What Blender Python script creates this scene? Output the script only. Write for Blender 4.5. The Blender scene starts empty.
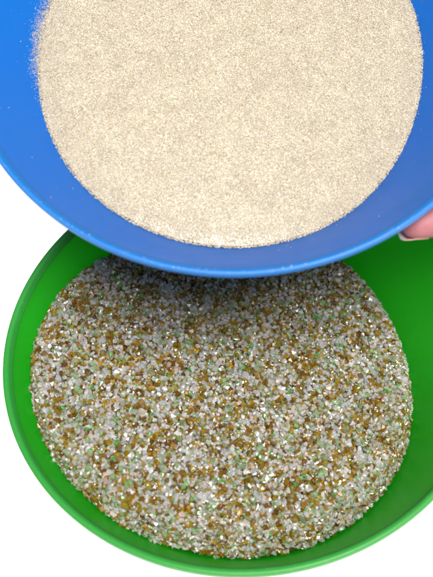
import bpy, bmesh, math, random
import numpy as np
from mathutils import Vector, Matrix, noise
random.seed(5); rng = np.random.default_rng(11)
S = 0.01                     # all shapes are written in centimetres
scene = bpy.context.scene
C = scene.collection
PI = math.pi
ZR = 8.3                     # height of the green bowl's rim above the table, cm

# ------------------------------------------------------------------ helpers
def link(name, me, mats, parent=None):
    o = bpy.data.objects.new(name, me); C.objects.link(o)
    for m in (mats if isinstance(mats, (list, tuple)) else [mats]): me.materials.append(m)
    if parent is not None: o.parent = parent
    return o
def tag(o, label=None, cat=None, group=None, kind=None):
    if label: o['label'] = label
    if cat: o['category'] = cat
    if group: o['group'] = group
    if kind: o['kind'] = kind
    return o
def thing(name, label, cat, M):
    o = bpy.data.objects.new(name, None); C.objects.link(o)
    o.matrix_world = M; o.empty_display_size = .02
    return tag(o, label, cat)
def mesh_np(name, v, f, smooth=False, k=3):
    """fast mesh from numpy arrays (cm)"""
    me = bpy.data.meshes.new(name)
    v = np.ascontiguousarray(v * S, dtype=np.float32); f = np.ascontiguousarray(f, dtype=np.int32)
    me.vertices.add(len(v)); me.vertices.foreach_set('co', v.ravel())
    me.loops.add(f.size); me.loops.foreach_set('vertex_index', f.ravel())
    me.polygons.add(len(f)); me.polygons.foreach_set('loop_start', np.arange(0, f.size, k, dtype=np.int32))
    me.polygons.foreach_set('use_smooth', np.full(len(f), smooth))
    me.update(calc_edges=True); me.validate()
    return me
def lathe(name, prof, n=256, closed=False, wob=0.0, seed=0):
    P = np.array(prof, float); m = len(P)
    t = np.arange(n) * 2 * PI / n
    w = wob * (np.sin(2 * t + seed) * .6 + np.sin(3 * t + 2 * seed) * .4)
    v = np.stack([np.outer((P[:, 0]), np.cos(t)), np.outer(P[:, 0], np.sin(t)), P[:, 1][:, None] + np.outer(P[:, 0] / 12.5, w)], -1).reshape(-1, 3)
    f = []
    for i in range(m if closed else m - 1):
        a = i * n; b = ((i + 1) % m) * n
        for j in range(n):
            k = (j + 1) % n; f.append((a + j, a + k, b + k, b + j))
    return mesh_np(name, v, np.array(f), True, 4)
def nodes(name):
    m = bpy.data.materials.new(name); m.use_nodes = True
    nt = m.node_tree; b = nt.nodes['Principled BSDF']
    return m, nt, b
def N(nt, typ, **kw):
    n = nt.nodes.new(typ)
    for k, v in kw.items():
        if k in n.inputs: n.inputs[k].default_value = v
        else: setattr(n, k, v)
    return n

# ------------------------------------------------------------------ materials
def plastic(name, col, trans_col, tr, rough, seed, scuff=0.0):
    m, nt, b = nodes(name); L = nt.links.new
    tc = N(nt, 'ShaderNodeTexCoord')
    n1 = N(nt, 'ShaderNodeTexNoise', Scale=14.0, Detail=3.0); L(tc.outputs['Object'], n1.inputs['Vector'])
    n2 = N(nt, 'ShaderNodeTexNoise', Scale=900.0, Detail=2.0); L(tc.outputs['Object'], n2.inputs['Vector'])
    # fine scuffs: long stretched noise
    mp = N(nt, 'ShaderNodeMapping'); mp.inputs['Scale'].default_value = (60, 700, 200); mp.inputs['Rotation'].default_value = (.3, .2, seed)
    L(tc.outputs['Object'], mp.inputs['Vector'])
    n3 = N(nt, 'ShaderNodeTexNoise', Scale=1.0, Detail=4.0); L(mp.outputs[0], n3.inputs['Vector'])
    rr = N(nt, 'ShaderNodeMapRange'); rr.inputs['From Min'].default_value = .3; rr.inputs['From Max'].default_value = .7
    rr.inputs['To Min'].default_value = rough - .06; rr.inputs['To Max'].default_value = rough + .08
    L(n1.outputs['Fac'], rr.inputs['Value'])
    ad = N(nt, 'ShaderNodeMath', operation='MULTIPLY_ADD'); ad.inputs[1].default_value = .10
    L(n3.outputs['Fac'], ad.inputs[0]); L(rr.outputs[0], ad.inputs[2]); L(ad.outputs[0], b.inputs['Roughness'])
    mc = N(nt, 'ShaderNodeMix', data_type='RGBA'); mc.inputs['A'].default_value = (*col, 1)
    mc.inputs['B'].default_value = (min(1, col[0] + .35), min(1, col[1] + .35), min(1, col[2] + .30), 1)
    n4 = N(nt, 'ShaderNodeTexNoise', Scale=650.0, Detail=3.0); L(tc.outputs['Object'], n4.inputs['Vector'])
    r4 = N(nt, 'ShaderNodeMapRange'); r4.inputs['From Min'].default_value = .60; r4.inputs['From Max'].default_value = .72
    r4.inputs['To Max'].default_value = scuff
    L(n4.outputs['Fac'], r4.inputs['Value']); L(r4.outputs[0], mc.inputs['Factor']); L(mc.outputs['Result'], b.inputs['Base Color'])
    b.inputs['IOR'].default_value = 1.48
    bp = N(nt, 'ShaderNodeBump', Strength=.10, Distance=.0002); L(n2.outputs['Fac'], bp.inputs['Height'])
    L(bp.outputs[0], b.inputs['Normal'])
    t = N(nt, 'ShaderNodeBsdfTranslucent'); t.inputs['Color'].default_value = (*trans_col, 1)
    mx = N(nt, 'ShaderNodeMixShader'); mx.inputs[0].default_value = tr
    L(b.outputs[0], mx.inputs[1]); L(t.outputs[0], mx.inputs[2])
    L(mx.outputs[0], nt.nodes['Material Output'].inputs['Surface'])
    return m
M_blue = plastic('blue_plastic', (.001, .145, .49), (.0, .25, .86), .28, .40, .4, .04)
M_blue_rim = plastic('blue_plastic_rim', (.002, .115, .37), (.0, .22, .80), .10, .46, 1.1, .07)
M_green = plastic('green_plastic', (.012, .28, .009), (.03, .72, .002), .32, .42, 2.0, .03)
M_green_rim = plastic('green_plastic_rim', (.018, .215, .024), (.03, .55, .02), .14, .45, 2.7, .10)

def grain_mat(name, trans, rough, ior, patch, lo, hi, bump):
    m, nt, b = nodes(name); L = nt.links.new
    at = N(nt, 'ShaderNodeAttribute', attribute_name='grain_color')
    tc = N(nt, 'ShaderNodeTexCoord')
    n1 = N(nt, 'ShaderNodeTexNoise', Scale=patch, Detail=3.0); L(tc.outputs['Object'], n1.inputs['Vector'])
    mr = N(nt, 'ShaderNodeMapRange'); mr.inputs['From Min'].default_value = .3; mr.inputs['From Max'].default_value = .7
    mr.inputs['To Min'].default_value = lo; mr.inputs['To Max'].default_value = hi
    L(n1.outputs['Fac'], mr.inputs['Value'])
    mu = N(nt, 'ShaderNodeVectorMath', operation='SCALE'); L(at.outputs['Color'], mu.inputs[0]); L(mr.outputs[0], mu.inputs['Scale'])
    L(mu.outputs[0], b.inputs['Base Color'])
    b.inputs['Roughness'].default_value = rough; b.inputs['IOR'].default_value = ior
    L(at.outputs['Alpha'], b.inputs['Transmission Weight'])
    if bump:
        nb = N(nt, 'ShaderNodeTexNoise', Scale=1300.0, Detail=2.0); L(tc.outputs['Object'], nb.inputs['Vector'])
        bp = N(nt, 'ShaderNodeBump', Strength=bump, Distance=.0006); L(nb.outputs['Fac'], bp.inputs['Height']); L(bp.outputs[0], b.inputs['Normal'])
    return m
M_grit = grain_mat('crushed_glass', .80, .22, 1.5, 60, .92, 1.06, .12)
M_sand = grain_mat('fine_sand_grains', .15, .33, 1.5, 110, .92, 1.05, 0)

# ------------------------------------------------------------------ granular heaps
ICO_bm = bmesh.new(); bmesh.ops.create_icosphere(ICO_bm, subdivisions=1, radius=1)
ICO_V = np.array([v.co[:] for v in ICO_bm.verts]); ICO_F = np.array([[v.index for v in f.verts] for f in ICO_bm.faces]); ICO_bm.free()
OCT_V = np.array([(1,0,0),(-1,0,0),(0,1,0),(0,-1,0),(0,0,1),(0,0,-1)], float)
OCT_F = np.array([(0,2,4),(2,1,4),(1,3,4),(3,0,4),(2,0,5),(1,2,5),(3,1,5),(0,3,5)])
CUB_V = np.array([(x, y, z) for x in (-1, 1) for y in (-1, 1) for z in (-1, 1)], float) * .72
CUB_F = np.array([(0,1,3),(0,3,2),(4,6,7),(4,7,5),(0,4,5),(0,5,1),(2,3,7),(2,7,6),(0,2,6),(0,6,4),(1,5,7),(1,7,3)])
def grains(P, size, cols, BV, BF, jag, aniso):
    n = len(P); k = len(BV)
    q = rng.normal(size=(n, 4)); q /= np.linalg.norm(q, axis=1)[:, None]
    w, x, y, z = q.T
    R = np.stack([1-2*(y*y+z*z), 2*(x*y-w*z), 2*(x*z+w*y), 2*(x*y+w*z), 1-2*(x*x+z*z), 2*(y*z-w*x), 2*(x*z-w*y), 2*(y*z+w*x), 1-2*(x*x+y*y)], 1).reshape(n, 3, 3)
    sc = np.exp(rng.normal(0, aniso, (n, 1, 3))) * size[:, None, None]
    V = (BV[None] + rng.uniform(-jag, jag, (n, k, 3))) * sc
    V = np.einsum('nij,nkj->nki', R, V) + P[:, None, :]
    F = BF[None] + (np.arange(n) * k)[:, None, None]
    return V.reshape(-1, 3), F.reshape(-1, 3), np.repeat(cols, k, 0)
HN = 4
def zedge(co, t, rho=1.0):
    z = co[0] + 0 * t
    for i in range(1, HN + 1):
        z = z + rho ** i * (co[2*i-1] * np.cos(i * t) + co[2*i] * np.sin(i * t))
    return z
def smooth(a, b, x):
    u = np.clip((x - a) / (b - a), 0, 1); return u * u * (3 - 2 * u)
_ph = rng.uniform(0, 6.28, 24)
def lump(x, y, L, s):
    out = 0
    for i in range(8):
        a = _ph[(i + s) % 24]; fr = (1 + i * .35) / L
        out = out + np.sin(x * fr * np.cos(a) + y * fr * np.sin(a) + _ph[(i * 3 + s) % 24]) / (1 + i * .4)
    return out / 3
class Heap:
    def __init__(s, k, co, drop, bump, L):
        s.k, s.co, s.drop, s.bump, s.L = k, co, drop, bump, L
    def pos(s, rho, t):
        ze = zedge(s.co, t, rho)
        rw = s.rw0 + s.k * zedge(s.co, t, 1.0)
        r = rho * rw
        x, y = r * np.cos(t), r * np.sin(t)
        wq = smooth(.0, .8, rho)
        z = ze + (s.dm * (1 - wq) + s.drop(t) * wq) * (1 - smooth(s.edge0, 1.0, rho)) + s.bump * lump(x, y, s.L, 3) * np.clip((1 - rho) * 8, 0, 1)
        return np.stack([x, y, z], -1)
    def base(s, off, nr=60, nt=200):
        rho = np.linspace(0, 1, nr); t = np.arange(nt) * 2 * PI / nt
        Rr, T = np.meshgrid(rho, t, indexing='ij'); P = s.pos(Rr, T); P[..., 2] -= off
        P[-1, :, :2] *= .972; P[-1, :, 2] -= .25
        a = np.arange(nr - 1)[:, None] * nt; j = np.arange(nt)[None]; k = (j + 1) % nt
        F = np.stack([a + j, a + nt + j, a + nt + k, a + k], -1).reshape(-1, 4)
        F = np.concatenate([F[:, [0, 1, 2]], F[:, [0, 2, 3]]])
        return P.reshape(-1, 3), F
def heap_object(name, heap, n, size, jit, colfn, BV, BF, jag, aniso, mat, basecol, off, M, extra=None, rmax=.985):
    rho = np.sqrt(rng.uniform(0, 1, n)) * rmax; t = rng.uniform(0, 2 * PI, n)
    # more grains where the side is steep
    P = heap.pos(rho, t)
    m = int(n * (.30 if heap.dm > .5 else .12)); rho2 = rng.uniform(heap.edge0 - .04, rmax, m); t2 = rng.uniform(0, 2 * PI, m)
    P = np.concatenate([P, heap.pos(rho2, t2)]); P[:, 2] += rng.uniform(-jit, jit * .7, len(P))
    sz = size * np.exp(np.clip(rng.normal(0, .20, len(P)), -.5, .42)); cols = colfn(P)
    if extra is not None:
        P = np.concatenate([P, extra[0]]); sz = np.concatenate([sz, extra[1]]); cols = np.concatenate([cols, extra[2]])
    V, F, Cc = grains(P, sz, cols, BV, BF, jag, aniso)
    bV, bF = heap.base(off)
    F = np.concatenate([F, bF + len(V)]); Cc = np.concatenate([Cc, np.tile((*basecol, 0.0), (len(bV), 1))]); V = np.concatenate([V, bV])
    me = mesh_np(name, V, F, False, 3)
    a = me.attributes.new('grain_color', 'FLOAT_COLOR', 'POINT')
    a.data.foreach_set('color', Cc.astype(np.float32).ravel())
    o = link(name, me, mat); o.matrix_world = M
    return o

# ------------------------------------------------------------------ bowls
def bowl(name, label, rb, M, m_wall, m_rim, seed, lipw='thin'):
    k = (12.5 - rb) / 8
    root = thing(name, label, 'bowl', M)
    def rin(z): return (12.29 if lipw == 'thin' else 12.22) + k * z
    prof = [(.01, -8.0), (3, -8.0), (6, -7.99), (rin(-7.2) - 1.2, -7.95)]
    for i in range(1, 9):                       # rounded heel inside
        a = i / 9 * PI / 2
        prof.append((rin(-7.2) - 1.2 + 1.2 * math.sin(a), -7.95 + .95 * (1 - math.cos(a))))
    for z in np.linspace(-6.9, -.42, 26): prof.append((rin(z), z))
    prof.append((rin(-.40) + .02, -.34))
    prof.append((rin(-.40) + .19, -.34))
    for z in np.linspace(-.42, -6.9, 26): prof.append((rin(z) + .21, z))
    for i in range(1, 9):
        a = (1 - i / 9) * PI / 2
        prof.append((rin(-7.2) - 1.0 + 1.22 * math.sin(a), -7.2 - 1.02 * math.cos(a) + .05))
    prof += [(rb - 2.4, -8.22), (rb - 2.45, -8.3), (rb - 2.75, -8.3), (rb - 2.8, -8.2), (3, -8.18), (.01, -8.18)]
    link('bowl_wall', lathe('bowl_wall', prof, 300, False, .03, seed), m_wall, root)
    # rolled lip: a soft bead with a small inner step and a short outer skirt
    if lipw == 'thin':
        lip = [(rin(-.40)-.004, -.36), (rin(-.38)-.004, -.345), (rin(-.2) - .004, -.19), (rin(-.06), -.07), (12.335, -.02), (12.39, -.003), (12.45, -.01), (12.495, -.05)]
    else:
        lip = [(rin(-.40)-.004, -.36), (rin(-.38)-.004, -.345), (rin(-.22), -.2), (rin(-.12) + .005, -.11), (rin(-.05) + .02, -.05), (rin(0) + .07, -.012), (12.38, .004), (12.45, -.01), (12.495, -.05)]
    lip += [(12.51, -.13), (12.51, -.30), (12.49, -.44), (12.43, -.48), (12.37, -.46), (12.33, -.36), (12.26, -.33), (rin(-.40) + .012, -.338), (rin(-.40) + .004, -.352)]
    link('rim', lathe('rim', lip, 360, True, .03, seed), m_rim, root)
    return root

def rotm(tx, ty): return Matrix.Rotation(tx, 4, 'X') @ Matrix.Rotation(ty, 4, 'Y')
UP = Matrix.Translation((0, 0, ZR * S)) @ rotm(-.0402, -.0802).inverted()      # the green bowl stands level
M_G = Matrix.Translation((0, 0, ZR * S))
M_B = UP @ Matrix.Translation((-.3597 * S, 8.7625 * S, 13.418 * S)) @ rotm(.2926, -.0441)
gk, bk = (12.5 - 9.2385) / 8, (12.5 - 8.2656) / 8
bowl('green_bowl', 'green plastic bowl holding coarse mixed glass grit, lower of the two bowls', 9.2385, M_G, M_green, M_green_rim, 1.0, 'wide')
bowl('blue_bowl', 'blue plastic bowl of pale fine sand held tilted above the green bowl', 8.2656, M_B, M_blue, M_blue_rim, 2.0)

# grit in the green bowl
g_co = [-4.5578, -2.7054, .4552, .1477, .3855, -.086, -.0318, -.0589, -.1046]
def g_drop(t):   # steep side all along the front and right, like a slumped cake
    return .12 + 2.3 * (.5 + .5 * np.cos(t + 1.2)) ** .8
gh = Heap(gk, g_co, g_drop, .10, 1.6); gh.edge0 = .925; gh.dm = .9; gh.rw0 = 12.25
PAL = [((.88, .87, .855), .03, .26), ((.62, .60, .57), .07, .15), ((.64, .53, .45), .06, .09), ((.60, .70, .46), .06, .14), ((.38, .62, .27), .08, .055),
       ((.64, .40, .02), .08, .17), ((.40, .22, .012), .06, .13), ((.60, .50, .10), .08, .07), ((.12, .07, .02), .02, .02), ((.14, .55, .12), .04, .008)]
def g_cols(P):
    n = len(P); pr = np.array([p[2] for p in PAL]); pr /= pr.sum()
    # amber-rich and clear-rich clumps a centimetre or so across
    cl = lump(P[:, 0] * 1.7, P[:, 1] * 1.7, .55, 5) + .7 * lump(P[:, 0], P[:, 1] * 1.2, 1.1, 9)
    wt = np.tile(pr, (n, 1)); wt[:, 5:8] *= np.exp(.9 * cl)[:, None]; wt /= wt.sum(1)[:, None]
    i = (rng.uniform(0, 1, (n, 1)) > np.cumsum(wt, 1)[:, :-1]).sum(1)
    tr = np.array([.80, .55, .6, .8, .75, .8, .8, .85, .3, .75])[i]
    c = np.array([p[0] for p in PAL])[i] + rng.normal(0, 1, (n, 1)) * np.array([p[1] for p in PAL])[i][:, None] + rng.normal(0, .012, (n, 3))
    return np.concatenate([np.clip(c, .01, .93), tr[:, None]], 1)
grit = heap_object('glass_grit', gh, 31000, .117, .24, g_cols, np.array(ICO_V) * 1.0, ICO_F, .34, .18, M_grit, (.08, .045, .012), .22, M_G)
tag(grit, 'coarse crushed glass grit in clear, amber and green, filling the green bowl', 'glass grit', kind='stuff')

# sand in the blue bowl
b_co = [-4.8693, -.8437, .5271, -.1534, .0519, .134, .1128, -.0707, .0956]
sh = Heap(bk, b_co, lambda t: .10 + 0 * t, .05, 2.6); sh.edge0 = .93; sh.dm = .1; sh.rw0 = 12.31
SP = [((.475, .405, .295), .03, .58), ((.50, .455, .385), .03, .27), ((.34, .27, .17), .03, .12), ((.22, .17, .10), .03, .02), ((.72, .72, .70), .03, .045)]
def s_cols(P):
    n = len(P); pr = np.array([p[2] for p in SP]); pr /= pr.sum()
    i = rng.choice(len(SP), n, p=pr)
    c = np.array([p[0] for p in SP])[i] + rng.normal(0, 1, (n, 1)) * np.array([p[1] for p in SP])[i][:, None]
    return np.concatenate([np.clip(c, .02, .93), np.full((n, 1), .15)], 1)
sand = heap_object('fine_sand', sh, 270000, .0225, .02, s_cols, OCT_V, OCT_F, .18, .2, M_sand, (.42, .37, .28), .02, M_B, rmax=.995)
tag(sand, 'pale beige fine sand with tiny glints, filling the tilted blue bowl', 'sand', kind='stuff')
# dust of sand clinging to the blue wall on the left
nd = 3800
t = np.concatenate([rng.normal(2.98, .13, 2300), rng.uniform(0, 2 * PI, 1500)])
hz = np.concatenate([np.abs(rng.normal(0, .28, 2300)), rng.exponential(.05, 1420), rng.uniform(.1, 4, 80)]) 
ze = zedge(b_co, t); z = ze - .04 + hz; r = 12.29 + bk * z - .016
dP = np.stack([r * np.cos(t), r * np.sin(t), z], 1)
nl = 110; tl = rng.uniform(-2.5, -.55, nl); rl = rng.uniform(12.30, 12.47, nl)          # and a few on the lip
dP = np.concatenate([dP, np.stack([rl * np.cos(tl), rl * np.sin(tl), 0 * rl + .008 + .03 * (np.sin(2*tl+2)*.6+np.sin(3*tl+4)*.4) * rl / 12.5], 1)]); nd += nl
V, F, Cc = grains(dP, .0145 * np.exp(rng.normal(0, .35, nd)), s_cols(dP), OCT_V, OCT_F, .15, .2)
me = mesh_np('sand_dusting', V, F, False, 3)
a = me.attributes.new('grain_color', 'FLOAT_COLOR', 'POINT'); a.data.foreach_set('color', Cc.astype(np.float32).ravel())
o = link('sand_dusting', me, M_sand); o.matrix_world = M_B
tag(o, 'thin dusting of sand grains clinging to the wall, lip and left side of the blue bowl', 'sand', kind='stuff')

# ------------------------------------------------------------------ camera (solved from the photograph's outlines)
el, d, f, ax, ay, roll = .9821, 46.1567, 867.947, -1.3405, 2.6786, -.0071
fw = Vector((0, math.cos(el), -math.sin(el))); up = Vector((0, math.sin(el), math.cos(el))); rt = Vector((1, 0, 0))
rt2 = rt * math.cos(roll) + up * math.sin(roll); up2 = up * math.cos(roll) - rt * math.sin(roll)
cl0 = Vector((ax, ay, 0)) - fw * d
cam = bpy.data.cameras.new('camera'); co = bpy.data.objects.new('camera', cam); C.objects.link(co)
co.matrix_world = UP @ Matrix(((rt2.x, up2.x, -fw.x, cl0.x * S), (rt2.y, up2.y, -fw.y, cl0.y * S), (rt2.z, up2.z, -fw.z, cl0.z * S), (0, 0, 0, 1)))
_R = UP.to_3x3(); fw = _R @ fw; rt2 = _R @ rt2; up2 = _R @ up2
cloc = (UP @ (cl0 * S)) / S
cam.sensor_fit = 'HORIZONTAL'; cam.sensor_width = 36; cam.lens = 36 * f / 433
cam.clip_start = .01; cam.clip_end = 100
cam.dof.use_dof = True; cam.dof.focus_distance = .475; cam.dof.aperture_fstop = 16
scene.camera = co

# ------------------------------------------------------------------ single chips that stand out in the grit
def chip(name, px, py, size, col, label, trans=.4, sc=(1, 1, 1), rough=.2):
    ray = (fw * f + rt2 * (px - 216.5) - up2 * (py - 288.5)).normalized()
    # march the ray down to the heap's surface
    o_ = cloc - Vector((0, 0, ZR)); p = None
    for i in range(2000):
        q = o_ + ray * (30 + i * .02)
        rr = math.hypot(q.x, q.y); th_ = math.atan2(q.y, q.x)
        tt = np.array([th_]); rw = float(12.25 + gk * zedge(g_co, tt)[0])
        if rr < rw and q.z < gh.pos(np.array([rr / rw]), tt)[0][2] + .10: p = q; break
    bm = bmesh.new(); bmesh.ops.create_icosphere(bm, subdivisions=1, radius=1)
    rs = random.Random(int(px * 7 + py))
    for v in bm.verts:
        v.co = Vector([v.co[i] * sc[i] + rs.uniform(-.28, .28) for i in range(3)]) * size * S
    me = bpy.data.meshes.new(name); bm.to_mesh(me); bm.free()
    m, nt, b = nodes(name + '_glass'); b.inputs['Base Color'].default_value = (*col, 1)
    b.inputs['Roughness'].default_value = rough; b.inputs['Transmission Weight'].default_value = trans
    nz = N(nt, 'ShaderNodeTexNoise', Scale=900.0); bp = N(nt, 'ShaderNodeBump', Strength=.2, Distance=.0003)
    nt.links.new(nz.outputs['Fac'], bp.inputs['Height']); nt.links.new(bp.outputs[0], b.inputs['Normal'])
    ob = link(name, me, m); ob.location = (p.x * S, p.y * S, (p.z + ZR) * S); ob.rotation_euler = (rs.uniform(0, 3), rs.uniform(0, 3), rs.uniform(0, 3))
    tag(ob, label, 'glass chip' if 'stone' not in name else 'stone chip', 'single chips lying on the grit')
chip('stone_chip', 287, 419, .20, (.62, .42, .33), 'large pale pink stone chip lying on the grit right of its middle', .1, (1.25, .8, .8), .5)
chip('glass_chip', 71, 320.5, .13, (.85, .50, .02), 'bright yellow amber glass chip on the grit near its upper left edge', .3, (1.2, .8, .8), .08)
chip('glass_chip', 271, 457, .15, (.10, .50, .16), 'vivid green glass chip on the grit, nearest the front edge', .3, (1.3, .8, .7))
chip('glass_chip', 290, 437, .17, (.30, .60, .30), 'light green glass chip lying just below the pink stone chip', .3, (1.2, .9, .7))
chip('stone_chip', 280, 410, .14, (.10, .05, .03), 'dark brown stone chip touching the upper left of the pink chip', .1, (1, .8, .8))
chip('stone_chip', 316, 474, .12, (.03, .04, .04), 'small black stone chip on the lower right of the grit', .1, (1, .8, .8))

# ------------------------------------------------------------------ the hand that holds the blue bowl
def skin_mat():
    m, nt, b = nodes('skin'); L = nt.links.new
    tc = N(nt, 'ShaderNodeTexCoord')
    n1 = N(nt, 'ShaderNodeTexNoise', Scale=70.0, Detail=4.0); L(tc.outputs['Object'], n1.inputs['Vector'])
    cr = N(nt, 'ShaderNodeValToRGB'); cr.color_ramp.elements[0].position = .35; cr.color_ramp.elements[0].color = (.20, .06, .07, 1)
    cr.color_ramp.elements[1].position = .7; cr.color_ramp.elements[1].color = (.29, .11, .12, 1)
    L(n1.outputs['Fac'], cr.inputs[0]); L(cr.outputs[0], b.inputs['Base Color'])
    b.inputs['Roughness'].default_value = .62; b.inputs['Specular IOR Level'].default_value = .3; b.inputs['Subsurface Weight'].default_value = .25
    b.inputs['Subsurface Radius'].default_value = (.01, .004, .002); b.inputs['Subsurface Scale'].default_value = .4
    wv = N(nt, 'ShaderNodeTexNoise', Scale=1100.0, Detail=3.0); L(tc.outputs['Object'], wv.inputs['Vector'])
    bp = N(nt, 'ShaderNodeBump', Strength=.25, Distance=.0003); L(wv.outputs['Fac'], bp.inputs['Height']); L(bp.outputs[0], b.inputs['Normal'])
    return m
def nail_mat():
    m, nt, b = nodes('fingernail'); L = nt.links.new
    tc = N(nt, 'ShaderNodeTexCoord'); sp = N(nt, 'ShaderNodeSeparateXYZ'); L(tc.outputs['Generated'], sp.inputs[0])
    cr = N(nt, 'ShaderNodeValToRGB'); cr.color_ramp.elements[0].position = .80; cr.color_ramp.elements[0].color = (.55, .28, .25, 1)
    cr.color_ramp.elements[1].position = .85; cr.color_ramp.elements[1].color = (.50, .44, .38, 1)
    L(sp.outputs['X'], cr.inputs[0]); L(cr.outputs[0], b.inputs['Base Color']); b.inputs['Roughness'].default_value = .25
    return m
# joints in the blue bowl's own frame, cm: (position, radius)
FING = {   # base knuckle .. tip ; right hand, palm up, fingers under the wall
 'pinky':  [((15.0, -7.7, -2.2), .92), ((11.6, -8.95, -2.0), .88), ((9.3, -9.45, -1.95), .84), ((6.75, -9.85, -1.95), .70)],
 'ring':   [((16.0, -5.5, -3.2), .94), ((12.9, -6.8, -3.9), .86), ((10.9, -7.1, -4.1), .80), ((9.3, -7.0, -4.1), .68)],
 'middle': [((16.6, -2.8, -3.5), .94), ((13.9, -3.2, -4.5), .88), ((12.1, -3.5, -4.7), .82), ((10.6, -3.6, -4.8), .68)],
 'index':  [((16.4, -.7, -3.3), .92), ((13.9, -.8, -4.4), .87), ((12.2, -.9, -4.8), .80), ((10.8, -1.0, -5.0), .66)],
}
THUMB = [((19.6, 2.0, -1.6), 1.25), ((17.0, 3.0, .10), 1.02), ((14.6, 2.7, 1.05), .92), ((12.6, 2.3, 1.20), .72)]
me = bpy.data.meshes.new('person'); bm = bmesh.new(); rad = []
def V_(p, r): v = bm.verts.new(Vector(p) * S); rad.append(r * S); return v
root_v = V_((20.6, -2.6, -2.9), 2.0)
wrist = V_((24.0, -2.6, -3.6), 2.25); bm.edges.new((root_v, wrist))
fa = V_((29.5, -3.4, -4.9), 2.6); bm.edges.new((wrist, fa))
fa2 = V_((38.0, -4.8, -6.6), 3.4); bm.edges.new((fa, fa2))
fa3 = V_((44.0, -5.8, -7.8), 3.9); bm.edges.new((fa2, fa3))
for nme, ch in FING.items():
    mid = (Vector(ch[0][0]) * .5 + Vector((20.6, -2.6, -2.9)) * .5)
    a_ = V_(mid, 1.32); bm.edges.new((root_v, a_))
    for p, r in ch:
        b_ = V_(p, r); bm.edges.new((a_, b_)); a_ = b_
a_ = root_v
for p, r in THUMB:
    b_ = V_(p, r); bm.edges.new((a_, b_)); a_ = b_
bm.to_mesh(me); bm.free()
tmp = bpy.data.objects.new('tmp', me); C.objects.link(tmp)
md = tmp.modifiers.new('skin', 'SKIN'); md.use_smooth_shade = True
for i, sv in enumerate(me.skin_vertices[0].data):
    sv.radius = (rad[i], rad[i] * .94); sv.use_root = (i == 0)
ss = tmp.modifiers.new('sub', 'SUBSURF'); ss.levels = 3; ss.render_levels = 3
dg = bpy.context.evaluated_depsgraph_get(); me2 = bpy.data.meshes.new_from_object(tmp.evaluated_get(dg)); me2.name = 'person'
bpy.data.objects.remove(tmp)
for p_ in me2.polygons: p_.use_smooth = True
person = link('person', me2, skin_mat()); person.matrix_world = M_B
tag(person, 'hand reaching in from the right, one fingertip under the blue rim', 'person')
NM = nail_mat()
from mathutils.bvhtree import BVHTree
_bm = bmesh.new(); _bm.from_mesh(me2); BVH = BVHTree.FromBMesh(_bm)
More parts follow.
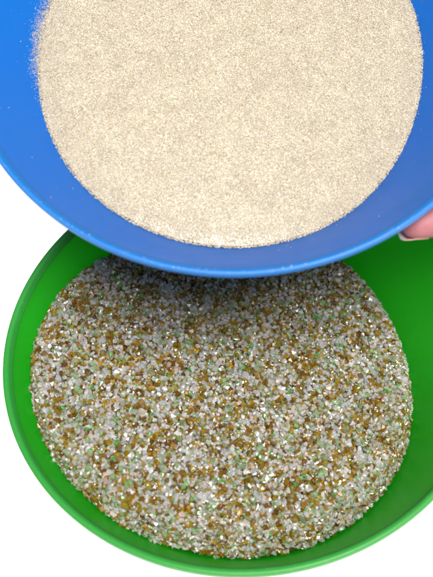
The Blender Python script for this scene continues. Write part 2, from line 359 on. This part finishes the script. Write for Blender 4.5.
def nail(prev, tip, r, down, w=.52, ln=1.15):
    """curved nail plate laid on the back of a fingertip, its free edge just past the tip"""
    ax_ = (Vector(tip) - Vector(prev)).normalized(); dn = Vector(down); dn = (dn - ax_ * dn.dot(ax_)).normalized(); sd = ax_.cross(dn)
    hit = BVH.ray_cast((Vector(tip) + ax_ * 3) * S, -ax_)[0]
    ext = (hit / S - Vector(tip)).dot(ax_)                      # where the flesh ends
    def surf(al, dr):
        h = BVH.ray_cast((Vector(tip) + ax_ * al) * S, dr)[0]
        return (h / S - Vector(tip) - ax_ * al).length if h else r * .8
    n1, n2 = 14, 12; vs = []
    r0 = surf(ext - .62, dn)
    for layer in (.010, .035):
        for i in range(n1):
            u = i / (n1 - 1); al = ext + .07 - ln * (1 - u)
            wid = w * (.82 + .18 * math.sin(min(1, u * 2) * PI / 2)) * (1 if u < .75 else math.sqrt(max(.05, 1 - ((u - .75) / .27) ** 2)))
            for j in range(n2):
                ang = (j / (n2 - 1) * 2 - 1) * wid / r0 * 1.05
                dr = dn * math.cos(ang) + sd * math.sin(ang)
                rr = surf(min(al, ext - .55), dr) * (1 - .10 * max(0, (u - .5) * 2) ** 2) + layer
                vs.append(Vector(tip) + ax_ * al + dr * rr)
    F = []
    n = n1 * n2
    for i in range(n1 - 1):
        for j in range(n2 - 1):
            a = i * n2 + j; F += [(a, a + 1, a + n2 + 1, a + n2), (n + a, n + a + n2, n + a + n2 + 1, n + a + 1)]
    for i in range(n1 - 1):
        for j in (0, n2 - 1):
            a = i * n2 + j; F.append((a, a + n2, n + a + n2, n + a))
    for j in range(n2 - 1):
        for i in (0, n1 - 1):
            a = i * n2 + j; F.append((a, a + 1, n + a + 1, n + a))
    # local frame so that Generated X runs along the nail
    Mx = Matrix((ax_, sd, dn)).transposed().to_4x4()
    org = Vector(tip); me_ = bpy.data.meshes.new('fingernail')
    inv = Mx.inverted()
    me_.from_pydata([(inv @ (v - org)) * S for v in vs], [], F)
    bm_ = bmesh.new(); bm_.from_mesh(me_); bmesh.ops.recalc_face_normals(bm_, faces=bm_.faces); bm_.to_mesh(me_); bm_.free()
    for p_ in me_.polygons: p_.use_smooth = True
    ob = link('fingernail', me_, NM, person)
    ob.matrix_local = Matrix.Translation(org * S) @ Mx
for k_, ch in FING.items():
    nail(ch[2][0], ch[3][0], ch[3][1], (-.1, -.55, -.9) if k_ == 'pinky' else (0, 0, -1))
nail(THUMB[2][0], THUMB[3][0], THUMB[3][1], (0, .15, 1), .6, 1.35)

# ------------------------------------------------------------------ setting: white ground with an added glow, and plain white backdrop
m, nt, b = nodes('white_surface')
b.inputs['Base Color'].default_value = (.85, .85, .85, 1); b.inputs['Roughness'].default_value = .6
b.inputs['Emission Color'].default_value = (1, 1, 1, 1); b.inputs['Emission Strength'].default_value = 1.0  # emission added so the ground stays pure white without shadows; no real source
bm = bmesh.new(); bmesh.ops.create_grid(bm, x_segments=8, y_segments=8, size=2.5); me = bpy.data.meshes.new('white_ground_added_glow'); bm.to_mesh(me); bm.free()
o = link('white_ground_added_glow', me, m); tag(o, 'plain white surface under the bowls, with an added glow that washes out shadows', kind='structure')

w = bpy.data.worlds.new('World'); scene.world = w; w.use_nodes = True
bg = w.node_tree.nodes['Background']; bg.inputs[0].default_value = (.97, .98, 1, 1); bg.inputs[1].default_value = .26

def area(name, loc, target, size, power, col):
    l = bpy.data.lights.new(name, 'AREA'); l.shape = 'DISK'; l.size = size; l.energy = power; l.color = col
    ob = bpy.data.objects.new(name, l); C.objects.link(ob); ob.location = loc
    ob.rotation_euler = (Vector(target) - Vector(loc)).to_track_quat('-Z', 'Y').to_euler()
area('key_lamp', (.24, -.54, 1.41), (0, .03, .1), .64, 54, (1, .98, .94))

scene.view_settings.view_transform = 'Standard'; scene.view_settings.look = 'None'
scene.view_settings.exposure = 0; scene.view_settings.gamma = 1
scene.render.engine = 'CYCLES'
scene.cycles.max_bounces = 10; scene.cycles.transmission_bounces = 8
scene.render.resolution_x = 768; scene.render.resolution_y = 1024
